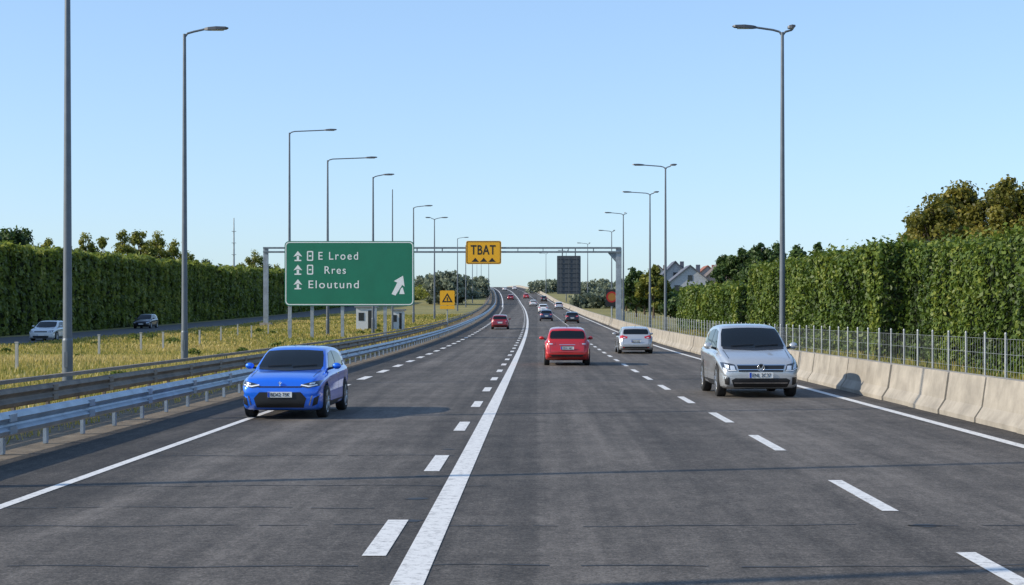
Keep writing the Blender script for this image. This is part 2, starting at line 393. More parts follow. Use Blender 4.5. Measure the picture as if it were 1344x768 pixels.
text_obj('text_row','E Lroed',sx(470)-sx(418),.60,sx(418),-.01,sz(341),WHITE,g,.004,space=1.25)
text_obj('text_row','Rres',sx(454)-sx(426),.58,sx(426),-.01,sz(359.5),WHITE,g,.004,space=1.2)
text_obj('text_row','Eloutund',sx(471)-sx(405),.60,sx(405),-.01,sz(378.5),WHITE,g,.004,space=1.2)
mb=MB()
for py in (336,354,373):
    cx=sx(391); cz=sz(py)
    mb.add([(cx-.09,-.006,cz-.36),(cx+.09,-.006,cz-.36),(cx+.09,-.006,cz),(cx-.09,-.006,cz)],[(0,1,2,3)])
    mb.add([(cx-.34,-.008,cz-.06),(cx,-.008,cz+.38),(cx+.34,-.008,cz-.06),(cx,-.008,cz+.06)],[(0,3,1),(1,3,2)])
    mb.add([(cx-.26,-.008,cz-.4),(cx+.26,-.008,cz-.4),(cx+.26,-.008,cz-.3),(cx-.26,-.008,cz-.3)],[(0,1,2,3)])
for py in (336,354):
    cx=sx(407); cz=sz(py); frame(mb,rrect(cx-.24,cx+.24,cz-.38,cz+.38,.08),rrect(cx-.15,cx+.15,cz-.29,cz+.29,.05),-.006)
    mb.add([(cx-.1,-.006,cz-.05),(cx+.1,-.006,cz-.05),(cx+.1,-.006,cz+.05),(cx-.1,-.006,cz+.05)],[(0,1,2,3)])
A=lambda px,py:(sx(px),-.006,sz(py))
mb.add([A(514,386),A(519,388),A(528,374),A(531,376.5),A(529,362),A(517,369),A(521.5,371)],[(0,1,2,6),(6,2,3,4,5)])
mb.add([A(524,386),A(531,386),A(528.5,377),A(526,379)],[(0,1,2,3)])
mb.obj('arrows',[WHITE],g)
# ------------------------------------------------------------------ gantry
GY=172.0; k=GY/F; gz=float(Zf(GY))
g=empty('overhead_sign_gantry',(0,GY,0)); mb=MB()
xl,xr=sx(349),sx(812); zt=sz(325.5); zb=sz(330.8)
for x,wd in((xl,.5),(xr,.62)):
    mb.box((x,0,(gz+zt)/2),(wd,.5,zt-gz),2); mb.box((x,0,gz+.2),(1.2,1.2,.4),1)
for z in (zt,zb):
    for yy in (-.35,.35): mb.box(((xl+xr)/2,yy,z),(xr-xl+.5,.16,.17))
n=14
for i in range(n):
    xa=xl+(xr-xl)*i/n
    for yy in(-.35,.35): mb.box((xa,yy,(zt+zb)/2),(.08,.08,zt-zb-.17))
    mb.cyl((xa,-.27,zt),(xa,.27,zt),.035,.035,5)
mb.add([(xr-1.2,-.2,zb-.09),(xr-1.2,.2,zb-.09),(xr-.31,.2,zb-1.1),(xr-.31,-.2,zb-1.1),(xr-.31,-.2,zb-.09),(xr-.31,.2,zb-.09)],[(0,1,2,3),(0,3,4),(1,5,2),(3,2,5,4)])
mb.obj('frame',[GAN,CONC,ALU],g)
g=empty('yellow_warning_sign',(0,GY-.55,0)); mb=MB()
plate(mb,rrect(sx(612),sx(658),sz(347),sz(316.5),.2),0,.12); mb.obj('panel',[YEL],g)
mb=MB(); frame(mb,rrect(sx(612.8),sx(657.2),sz(346.2),sz(317.3),.18),rrect(sx(613.7),sx(656.3),sz(345.3),sz(318.2),.12),-.004)
for cx in (624,635,646):
    mb.add([A(cx-5,344),A(cx-2,341),A(cx,338.5),A(cx+2.5,341.5),A(cx+5,344)],[(0,1,2,3,4)])
mb.obj('pictograms',[BLK],g); text_obj('text','TBAT',sx(650.5)-sx(618),1.05,sx(618),-.012,sz(334.5),BLK,g,.014,space=1.1)
mb=MB(); 
for px in(620,650): mb.box((sx(px),.16,sz(330)),(.12,.08,1.6))
mb.obj('brackets',[ALU],g)
g=empty('overhead_lane_sign',(0,GY-.5,0)); mb=MB(); DARKS=mat('sign_reverse_grey',(.065,.075,.085),.6,.2,var=.1)
plate(mb,rrect(sx(731),sx(762),sz(386),sz(336),.08),0,.1)
for py in range(340,386,6): mb.box((sx(746.5),-.03,sz(py)),(sx(761)-sx(732),.05,.06),1)
for px in (736,746.5,757): mb.box((sx(px),-.07,sz(361)),(.1,.03,sz(337)-sz(385)),1)
for px in (738,755): mb.box((sx(px),.11,sz(332)),(.12,.02,.9),1)
mb.obj('panel',[DARKS,mat('sign_rib',(.09,.10,.11),.5,.3)],g)
k=176/F; g=empty('round_traffic_sign',(sx(803),176,0)); gz=float(Zf(176)); mb=MB(); cz=sz(391)
def disc(mb,r0,r1,y,cz,mi,n=28):
    o=[(r1*math.cos(6.2832*i/n),cz+r1*math.sin(6.2832*i/n)) for i in range(n)]
    if r0==0: mb.add([(x,y,z) for x,z in o],[tuple(range(n))],mi)
    else: frame(mb,o,[(r0*math.cos(6.2832*i/n),cz+r0*math.sin(6.2832*i/n)) for i in range(n)],y,mi)
mb.box((0,.02,cz),(1.35,.05,1.9),0); disc(mb,0,.45,-.014,cz+.1,1); disc(mb,.44,.62,-.02,cz+.1,2); mb.cyl((0,.12,gz),(0,.12,cz+.8),.06,.06,8,3)
mb.obj('sign',[BLK,mat('amber',(.35,.16,.03),.5),mat('sign_red',(.4,.02,.015),.5),ALU],g)
k=160/F; g=empty('yellow_warning_sign',(sx(587),160,0)); gz=float(Zf(160)); mb=MB(); cz=sz(391)
plate(mb,rrect(-.75,.75,cz-.75,cz+.75,.12),0,.06,0)
mb.add([(-.55,-.01,cz-.45),(.55,-.01,cz-.45),(0,-.01,cz+.5)],[(0,1,2)],1); mb.add([(-.32,-.016,cz-.33),(.32,-.016,cz-.33),(0,-.016,cz+.25)],[(0,1,2)],0)
mb.box((0,-.025,cz-.12),(.1,.01,.35),1)
plate(mb,rrect(-.75,.75,cz-1.15,cz-.8,.05),0,.06,0)
mb.cyl((0,.13,gz),(0,.13,cz+.7),.06,.06,8,2); mb.obj('sign',[YEL,BLK,ALU],g)
# ------------------------------------------------------------------ cabins, warehouse, houses, mast
def cabin(X,Y,wd,dp,h):
    z=float(Zf(Y)); g=empty('service_cabin',(X,Y,z)); mb=MB()
    mb.box((0,0,h/2),(wd,dp,h)); mb.obj('walls',[mat('cabin_white',(.58,.60,.60),.6,var=.08)],g)
    mb=MB(); mb.box((0,0,h+.08),(wd+.3,dp+.3,.15)); mb.obj('roof',[mat('cabin_roof',(.2,.21,.22),.6)],g)
    mb=MB(); mb.box((-wd*.22,-dp/2-.01,h*.6),(wd*.3,.04,h*.35)); mb.box((wd*.25,-dp/2-.01,h*.45),(wd*.22,.04,h*.85)); mb.obj('openings',[mat('dark_glass',(.02,.025,.03),.1)],g)
cabin(-16.6,152,1.8,2,2.2); cabin(-13.6,153,1.1,1.5,1.9)
g=empty('warehouse',(-88,420,float(Zf(420)))); mb=MB(); mb.box((0,0,4),(26,30,8)); mb.obj('walls',[mat('warehouse_wall',(.5,.55,.6),.6,var=.1)],g)
mb=MB(); mb.box((0,0,8.3),(27,31,.59)); mb.box((5,0,9.2),(8,10,1.2)); mb.obj('roof',[mat('warehouse_roof',(.35,.42,.5),.5)],g)
mb=MB()
for i in range(7): mb.box((-11+i*3.6,-15.03,5.8),(2.2,.08,1.4))
mb.obj('windows',[MATS['dark_glass']],g)
mb=MB(); zz=float(Zf(350)); X=(307-705)*350/F
mb.cyl((0,0,0),(0,0,24-zz),.35,.12,6)
for i in range(6): mb.box((0,0,4+i*2.6),(.9,.9,.08))
mb.obj('antenna_mast',[ALU],loc=(X,350,zz))
ROOFS=[(.10,.11,.14),(.28,.11,.07),(.16,.13,.12),(.12,.13,.16)]
def house(px,Y,wd,h,rh,roof,wall,gable=True):
    X=(px-705)*Y/F; z=float(Zf(Y)); g=empty('brick_house',(X,Y,z)); d=9
    mb=MB(); mb.box((0,0,h/2),(wd,d,h)); mb.add([(-wd/2,-d/2,h),(wd/2,-d/2,h),(0,-d/2,h+rh),(-wd/2,d/2,h),(wd/2,d/2,h),(0,d/2,h+rh)],[(0,1,2),(3,5,4)]) 
    mb.obj('walls',[mat('house_wall_%d'%int(wall[0]*100),wall,.9,var=.15)],g)
    mb=MB(); o=.4
    for s in(-1,1):
        a=[(s*(wd/2+o),-d/2-o,h-o*rh/(wd/2)+.05),(s*(wd/2+o),d/2+o,h-o*rh/(wd/2)+.05),(0,d/2+o,h+rh+.05),(0,-d/2-o,h+rh+.05)]
        mb.add(a+[(x,y,z+.2) for x,y,z in a],[(0,1,2,3),(4,5,6,7),(0,1,5,4),(1,2,6,5),(2,3,7,6),(3,0,4,7)])
    mb.box((wd*.22,0,h+rh*.75+.4),(.8,.8,1.8)); mb.obj('roof',[mat('roof_tile_%d'%int(roof[0]*100),roof,.8,var=.25,scale=2)],g)
    mb=MB()
    for zz in (1.5,4.2):
        for xx in (-wd*.28,0,wd*.28):
            if zz<h: mb.box((xx,-d/2-.02,zz),(1.1,.08,1.3))
    mb.box((0,-d/2-.02,h+rh*.35),(.9,.08,1.1)); mb.obj('windows',[MATS['dark_glass']],g)
house(884,330,8,5.5,4.2,ROOFS[0],(.35,.36,.38)); house(903,310,9,5,3.6,ROOFS[3],(.42,.43,.45)); house(926,340,8,5.5,3.4,ROOFS[1],(.5,.48,.44)); house(945,330,8,6,3.6,ROOFS[2],(.4,.3,.25))
house(862,380,9,5.5,4,ROOFS[2],(.55,.53,.5))
# ------------------------------------------------------------------ vegetation
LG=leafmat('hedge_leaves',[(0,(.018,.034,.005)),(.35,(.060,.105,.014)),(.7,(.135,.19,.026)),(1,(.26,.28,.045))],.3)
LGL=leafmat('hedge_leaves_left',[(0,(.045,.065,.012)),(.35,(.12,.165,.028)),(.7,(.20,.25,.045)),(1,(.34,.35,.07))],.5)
LD=leafmat('tree_leaves_dark',[(0,(.015,.032,.008)),(.5,(.045,.085,.02)),(1,(.10,.15,.035))])
LO=leafmat('tree_leaves_olive',[(0,(.04,.048,.008)),(.5,(.15,.15,.022)),(1,(.30,.25,.045))],.4)
LY=leafmat('tree_leaves_light',[(0,(.07,.09,.015)),(.5,(.19,.21,.035)),(1,(.32,.30,.06))],.45)
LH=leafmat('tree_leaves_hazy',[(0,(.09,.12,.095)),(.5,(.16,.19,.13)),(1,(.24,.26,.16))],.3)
LG2=leafmat('grass_blades',[(0,(.12,.15,.025)),(.35,(.24,.24,.045)),(.65,(.42,.34,.09)),(1,(.55,.43,.16))],.4)
CORE=mat('hedge_core',(.018,.032,.008),.9,var=.4,scale=2); BARK=mat('bark',(.09,.065,.045),.9,var=.3,scale=4,bump=.5)
def hedge(name,x0,x1,y0,y1,h,dens,ls,m,colw,side,amp=.28,hvar=.15,bias=0):
    wd=abs(x1-x0); L=y1-y0
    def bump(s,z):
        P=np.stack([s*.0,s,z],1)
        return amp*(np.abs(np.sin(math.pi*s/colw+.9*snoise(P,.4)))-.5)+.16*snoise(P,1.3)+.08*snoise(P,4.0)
    def hh(s): return h+hvar*snoise(np.stack([s*0+3,s,s*0],1),.5)+.10*snoise(np.stack([s*0+9,s,s*0],1),2.2)
    P=[];N=[];V=[]
    n=int(L*h*dens); s=rng.uniform(0,L,n); t=rng.random(n); H=hh(s); z=t*H; b=bump(s,z)
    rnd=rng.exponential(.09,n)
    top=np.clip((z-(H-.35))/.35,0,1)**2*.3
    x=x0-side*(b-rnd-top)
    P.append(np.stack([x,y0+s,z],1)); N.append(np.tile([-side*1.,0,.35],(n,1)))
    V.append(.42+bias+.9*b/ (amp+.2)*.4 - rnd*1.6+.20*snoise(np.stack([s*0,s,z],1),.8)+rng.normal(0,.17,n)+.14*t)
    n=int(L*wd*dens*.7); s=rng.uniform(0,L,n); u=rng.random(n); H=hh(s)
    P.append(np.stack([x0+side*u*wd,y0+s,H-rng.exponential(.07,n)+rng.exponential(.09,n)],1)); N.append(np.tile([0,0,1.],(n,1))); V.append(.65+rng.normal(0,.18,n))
    for e in (0,1):
        n=int(wd*h*dens); u=rng.random(n); z=rng.random(n)*h; s=np.full(n,L*e)+(1 if e else -1)*(.15*snoise(np.stack([u*wd,z,z*0],1),1.5)-rng.exponential(.08,n))
        P.append(np.stack([x0+side*u*wd,y0+s,z],1)); N.append(np.tile([0,1. if e else -1.,.2],(n,1))); V.append(.4+rng.normal(0,.18,n))
    P=np.concatenate(P);N=np.concatenate(N);V=np.concatenate(V); P[:,2]+=Zf(P[:,1])
    N=N+rng.normal(0,.65,N.shape)
    S=ls*rng.uniform(.6,1.35,len(P))
    g=empty(name)
    link('leaves',fastquads('leaves',P,N,S,.6,np.clip(V,0,1),m),g)
    ys=np.unique(np.concatenate([[y0+.3],YS[(YS>y0+.3)&(YS<y1-.3)],[y1-.3]])); mb=MB(); vv=[]
    for y in ys:
        z=float(Zf(y)); a=x0+side*.38; b=x1-side*.1
        vv+=[(a,y,z-.1),(a,y,z+h-.35),(b,y,z+h-.35),(b,y,z-.1)]
    nn=len(ys); mb.add(vv,[(j*4+i,j*4+(i+1)%4,(j+1)*4+(i+1)%4,(j+1)*4+i) for j in range(nn-1) for i in range(4)]+[(0,1,2,3),(nn*4-4,nn*4-3,nn*4-2,nn*4-1)])
    mb.obj('core',[CORE],g)
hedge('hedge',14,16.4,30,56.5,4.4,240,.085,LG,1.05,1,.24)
hedge('hedge',14.7,16.6,57.3,62.5,4.5,200,.09,LG,1.0,1,.2,bias=-.22)  # set-back block; shade of the notch put into darker leaf colour
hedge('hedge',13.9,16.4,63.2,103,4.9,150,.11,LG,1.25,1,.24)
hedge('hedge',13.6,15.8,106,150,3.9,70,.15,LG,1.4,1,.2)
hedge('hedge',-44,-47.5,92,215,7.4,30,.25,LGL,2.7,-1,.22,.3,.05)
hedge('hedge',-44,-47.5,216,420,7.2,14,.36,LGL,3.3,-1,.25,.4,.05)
def tree(name,X,Y,top,rad,m,ls=.2,nc=45,per=130,crown0=.3,zg=None,shape=1.0,leader=False):
    z0=float(Zf(Y)) if zg is None else zg; H=top-z0
    g=empty(name,(X,Y,z0)); mb=MB(); ch=H*(1-crown0); cc=H*crown0+ch*.5
    pts=[]
    while len(pts)<nc:
        p=rng.uniform(-1,1,3)
        if np.linalg.norm(p)>1: continue
        if np.linalg.norm(p)<.45 and rng.random()<.6: continue
        f=1.0-.35*max(0,p[2])*shape
        pts.append(np.array([p[0]*rad*f,p[1]*rad*f,cc+p[2]*ch*.5*.92]))
    pts=np.array(pts)
    tr=max(.12,H*.022)
    mb.cyl((0,0,-.1),(0,0,H*crown0),tr*1.3,tr*.9,9); mb.cyl((0,0,H*crown0),(.1,.1,H*.85),tr*.9,tr*.2,8)
    for p in pts[::2]:
        zb=min(p[2]*.75,H*.8); zb=max(zb,H*crown0*.7); mb.cyl((0,0,zb),tuple(p),tr*.3,.02,5,cap=False)
    mb.obj('trunk',[BARK],g)
    cr=rad*rng.uniform(.14,.32,nc)
    idx=np.repeat(np.arange(nc),per)
    d=rng.normal(size=(len(idx),3)); d/=np.linalg.norm(d,axis=1,keepdims=True); rr=rng.random(len(idx))**.45*(1+.35*(rng.random(len(idx))<.12))
    P=pts[idx]+d*(cr[idx]*rr)[:,None]*np.array([1,1,1.0])
    tone=rng.normal(0,.13,nc)[idx]
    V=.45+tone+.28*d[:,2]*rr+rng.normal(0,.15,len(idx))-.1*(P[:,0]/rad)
    N=d+rng.normal(0,.6,d.shape)
    link('crown',fastquads('crown',P,N,ls*rng.uniform(.6,1.3,len(P)),.6,np.clip(V,0,1),m),g)
def tp(px,Y): return (px-705)*Y/F
def tz(py,Y): return 2+(415-py)*Y/F
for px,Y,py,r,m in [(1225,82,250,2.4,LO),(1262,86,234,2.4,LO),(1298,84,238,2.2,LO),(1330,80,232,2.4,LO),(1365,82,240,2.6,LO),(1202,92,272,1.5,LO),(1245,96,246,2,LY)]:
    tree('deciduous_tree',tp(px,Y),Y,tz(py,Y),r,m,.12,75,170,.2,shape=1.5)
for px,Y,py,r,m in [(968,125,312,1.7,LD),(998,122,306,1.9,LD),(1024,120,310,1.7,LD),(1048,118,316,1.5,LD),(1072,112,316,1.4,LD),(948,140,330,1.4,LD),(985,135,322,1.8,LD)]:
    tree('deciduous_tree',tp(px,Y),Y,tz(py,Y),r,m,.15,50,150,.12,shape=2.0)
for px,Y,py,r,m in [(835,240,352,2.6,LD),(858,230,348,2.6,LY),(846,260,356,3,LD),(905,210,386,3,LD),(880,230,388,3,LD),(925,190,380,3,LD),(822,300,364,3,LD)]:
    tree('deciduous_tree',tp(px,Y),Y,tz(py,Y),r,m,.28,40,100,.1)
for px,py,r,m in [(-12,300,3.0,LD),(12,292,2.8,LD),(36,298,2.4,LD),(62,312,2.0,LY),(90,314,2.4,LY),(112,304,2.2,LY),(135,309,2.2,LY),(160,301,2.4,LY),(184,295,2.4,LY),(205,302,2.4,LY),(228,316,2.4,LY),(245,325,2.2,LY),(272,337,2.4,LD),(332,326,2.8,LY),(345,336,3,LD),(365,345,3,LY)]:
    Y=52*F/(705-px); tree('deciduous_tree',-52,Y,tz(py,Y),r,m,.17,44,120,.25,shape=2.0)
def mass(name,items,m,ls):
    P=[];V=[]
    for (X,Y,top,rad,n) in items:
        z0=float(Zf(Y)); H=top-z0
        nc=12; c=rng.uniform(-1,1,(nc,3))*np.array([rad,rad,H*.38])+np.array([X,Y,z0+H*.5]); idx=rng.integers(0,nc,n)
        d=rng.normal(size=(n,3)); d/=np.linalg.norm(d,axis=1,keepdims=True)
        p=c[idx]+d*rad*.45*(rng.random(n)**.4)[:,None]; p[:,2]=np.minimum(p[:,2],top+rng.normal(0,.2,n)); p[:,2]=np.maximum(p[:,2],z0)
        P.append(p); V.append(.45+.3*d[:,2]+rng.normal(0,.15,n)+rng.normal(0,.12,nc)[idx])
    P=np.concatenate(P);V=np.concatenate(V)
    link(name,fastquads(name,P,rng.normal(size=P.shape),ls*rng.uniform(.6,1.3,len(P)),.7,np.clip(V,0,1),m))
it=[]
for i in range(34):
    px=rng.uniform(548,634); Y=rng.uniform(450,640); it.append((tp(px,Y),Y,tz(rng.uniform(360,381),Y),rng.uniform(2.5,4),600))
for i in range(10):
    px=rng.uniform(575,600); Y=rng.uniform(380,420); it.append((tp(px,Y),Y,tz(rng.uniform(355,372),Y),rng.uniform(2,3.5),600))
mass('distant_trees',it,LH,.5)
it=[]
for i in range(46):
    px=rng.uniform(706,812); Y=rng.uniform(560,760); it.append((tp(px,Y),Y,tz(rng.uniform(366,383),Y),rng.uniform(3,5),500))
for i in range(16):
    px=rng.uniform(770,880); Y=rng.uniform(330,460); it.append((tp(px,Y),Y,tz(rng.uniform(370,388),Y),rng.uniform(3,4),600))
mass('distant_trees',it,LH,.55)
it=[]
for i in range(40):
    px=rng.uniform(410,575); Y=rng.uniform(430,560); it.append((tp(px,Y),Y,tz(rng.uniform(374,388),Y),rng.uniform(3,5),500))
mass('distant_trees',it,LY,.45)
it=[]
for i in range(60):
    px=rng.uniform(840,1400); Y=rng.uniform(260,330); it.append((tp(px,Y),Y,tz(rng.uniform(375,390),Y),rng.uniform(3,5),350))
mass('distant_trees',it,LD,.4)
def grass(name,x0,x1,y0,y1,n,hmin,hmax,wd,bias=0.0,power=1.0):
    Y=y0+(y1-y0)*rng.random(n)**power; X=rng.uniform(x0,x1,n)+Cf(Y)
    P=np.stack([X,Y,X*0],1); pn=snoise(P,.22); keep=rng.random(n)<(.65+.35*pn); X,Y,pn=X[keep],Y[keep],pn[keep]; n=len(X)
    Z=Zf(Y)-.03; h=rng.uniform(hmin,hmax,n)*(1+.4*pn); a=rng.uniform(0,6.28,n); w_=wd*rng.uniform(.6,1.4,n)*(1+Y/90)
    dx=np.cos(a)*w_; dy=np.sin(a)*w_; lx=rng.normal(0,.25,n)*h; ly=rng.normal(0,.25,n)*h
    V=np.stack([np.stack([X-dx,Y-dy,Z],1),np.stack([X+dx,Y+dy,Z],1),np.stack([X+lx+dx*.3,Y+ly+dy*.3,Z+h],1),np.stack([X+lx-dx*.3,Y+ly-dy*.3,Z+h],1)],1).reshape(-1,3)
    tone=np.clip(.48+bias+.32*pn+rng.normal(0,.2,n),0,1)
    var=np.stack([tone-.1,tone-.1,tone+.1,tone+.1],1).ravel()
    link(name,rawquads(name,V,np.clip(var,0,1),LG2))
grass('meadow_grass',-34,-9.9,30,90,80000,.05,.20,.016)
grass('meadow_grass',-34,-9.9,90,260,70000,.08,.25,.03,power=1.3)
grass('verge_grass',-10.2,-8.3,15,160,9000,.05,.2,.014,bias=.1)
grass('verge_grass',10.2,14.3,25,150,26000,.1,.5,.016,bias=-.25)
P=[];V=[]
for i in range(26):
    Y=rng.uniform(45,170); X=rng.uniform(-32,-12); r=rng.uniform(.25,.6); n=260
    d=rng.normal(size=(n,3)); d/=np.linalg.norm(d,axis=1,keepdims=True); p=d*r*(rng.random(n)**.4)[:,None]; p[:,2]=np.abs(p[:,2])*.9
    P.append(p+np.array([X,Y,float(Zf(Y))])); V.append(.5+.3*d[:,2]+rng.normal(0,.15,n))
P=np.concatenate(P);V=np.concatenate(V); link('meadow_shrubs',fastquads('meadow_shrubs',P,rng.normal(size=P.shape),rng.uniform(.04,.09,len(P)),.6,np.clip(V,0,1),LG))
mb=MB()
for px,py in [(22,486),(130,468),(185,463),(214,462),(262,458),(312,448),(352,446),(290,452),(330,450)]:
    Y=4100/(py-415); X=(px-705)*Y/F; mb.box((X,Y,Zf(Y)+.5),(.10,.10,1.0)); mb.box((X,Y,Zf(Y)+1.02),(.13,.13,.04))
mb.obj('marker_posts',[mat('post_pale',(.40,.39,.35),.7,var=.15)])
# ------------------------------------------------------------------ cars
TYRE=mat('tyre_rubber',(.018,.018,.019),.85); RIM=mat('alloy_rim',(.45,.46,.48),.3,.85); BLACKP=mat('black_plastic',(.012,.012,.013),.45)
CGL=mat('car_glass',(.008,.011,.014),.03,0,spec=.35); CHR=mat('chrome',(.7,.7,.72),.12,1.0); LENS=mat('headlight_lens',(.65,.70,.76),.08,.3,coat=1)
TAIL=mat('tail_lens',(.45,.01,.01),.15,coat=1); LAMPD=mat('headlight_dark',(.05,.055,.065),.08,.4,coat=1); PW=mat('plate_white',(.75,.75,.72),.5); PB=mat('plate_blue',(.01,.06,.4),.5); PK=mat('plate_text',(.02,.02,.025),.5)
LED=mat('lamp_white',(.9,.92,.95),.1)
def body_paint(name,col,metal=.35):
    m,nt,b=newmat(name); b.inputs['Base Color'].default_value=(*col,1); b.inputs['Metallic'].default_value=metal; b.inputs['Roughness'].default_value=.3
    b.inputs['Coat Weight'].default_value=1; b.inputs['Coat Roughness'].default_value=.03
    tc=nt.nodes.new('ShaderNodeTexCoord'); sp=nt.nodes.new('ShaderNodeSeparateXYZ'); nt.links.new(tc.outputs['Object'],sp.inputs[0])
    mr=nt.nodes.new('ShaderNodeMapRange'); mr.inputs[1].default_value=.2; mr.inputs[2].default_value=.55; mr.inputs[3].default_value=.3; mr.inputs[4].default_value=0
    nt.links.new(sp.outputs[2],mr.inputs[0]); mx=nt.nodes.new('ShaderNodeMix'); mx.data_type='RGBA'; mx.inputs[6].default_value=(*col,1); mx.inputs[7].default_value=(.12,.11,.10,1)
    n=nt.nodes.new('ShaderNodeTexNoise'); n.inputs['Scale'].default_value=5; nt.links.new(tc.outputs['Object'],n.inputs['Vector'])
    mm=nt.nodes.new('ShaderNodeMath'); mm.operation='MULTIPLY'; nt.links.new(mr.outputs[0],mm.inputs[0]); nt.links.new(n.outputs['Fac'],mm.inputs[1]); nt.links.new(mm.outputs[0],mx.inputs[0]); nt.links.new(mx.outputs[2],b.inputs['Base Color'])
    return m
def sm(tab,d,k=2):
    x=np.array([t[0] for t in tab]); z=np.array([t[1] for t in tab]); return np.interp(d,x,z)
HATCH=dict(L=4.1,W=1.76,fz=0,base=1.0,
 T=[(0,.62),(.04,.70),(.12,.76),(.3,.82),(.6,.88),(.9,.94),(1.08,.97),(1.2,1.04),(1.5,1.23),(1.8,1.40),(1.98,1.45),(2.3,1.475),(2.7,1.48),(3.1,1.47),(3.5,1.44),(3.72,1.40),(3.80,1.33),(3.97,1.06),(4.04,.98),(4.08,.85),(4.1,.62)],
 S=[(0,.54),(.12,.66),(.5,.78),(1.0,.87),(1.5,.90),(3.0,.95),(3.8,.97),(3.97,.90),(4.1,.55)],
 whx=(.80,3.36),wr=.325,
 w1=[(1.38,.955),(1.60,1.10),(1.96,1.33),(2.36,1.375),(2.36,.975)], w2=[(2.43,.975),(2.43,1.375),(2.9,1.36),(3.25,1.29),(3.46,1.15),(3.44,1.02)])
HATCHB=dict(L=4.1,W=1.76,fz=.10,base=1.04,
 T=[(0,.72),(.03,.80),(.10,.85),(.3,.90),(.6,.95),(.9,.985),(1.08,1.01),(1.2,1.08),(1.5,1.26),(1.78,1.405),(1.96,1.455),(2.3,1.48),(2.7,1.485),(3.1,1.47),(3.5,1.43),(3.72,1.38),(3.80,1.31),(3.97,1.08),(4.04,1.0),(4.08,.85),(4.1,.62)],
 S=[(0,.64),(.12,.77),(.5,.86),(1.0,.92),(1.5,.95),(3.0,1.0),(3.8,1.01),(3.97,.93),(4.1,.55)],
 whx=(.80,3.36),wr=.345,
 w1=[(1.38,.995),(1.60,1.14),(1.94,1.34),(2.36,1.385),(2.36,1.015)], w2=[(2.43,1.015),(2.43,1.385),(2.9,1.365),(3.25,1.29),(3.46,1.17),(3.44,1.06)])
SUV=dict(L=4.3,W=1.84,fz=.12,base=1.12,
 T=[(0,.70),(.04,.80),(.12,.88),(.3,.95),(.6,1.0),(.95,1.04),(1.1,1.08),(1.25,1.16),(1.55,1.36),(1.8,1.52),(2.0,1.57),(2.4,1.60),(3.0,1.60),(3.5,1.57),(3.8,1.52),(3.92,1.45),(4.12,1.12),(4.2,1.02),(4.26,.9),(4.3,.66)],
 S=[(0,.6),(.12,.76),(.5,.86),(1.0,.96),(1.5,1.0),(3.0,1.04),(3.9,1.05),(4.12,.96),(4.3,.6)],
 whx=(.85,3.48),wr=.355,
 w1=[(1.40,1.05),(1.65,1.22),(1.98,1.45),(2.42,1.49),(2.42,1.07)], w2=[(2.49,1.07),(2.49,1.49),(3.1,1.48),(3.55,1.42),(3.7,1.25),(3.6,1.1)])
def chaikin(p,it=2):
    for _ in range(it):
        q=[p[0]]
        for a,b in zip(p[:-1],p[1:]): q+=[a*.75+b*.25,a*.25+b*.75]
        q.append(p[-1]); p=q
    return p
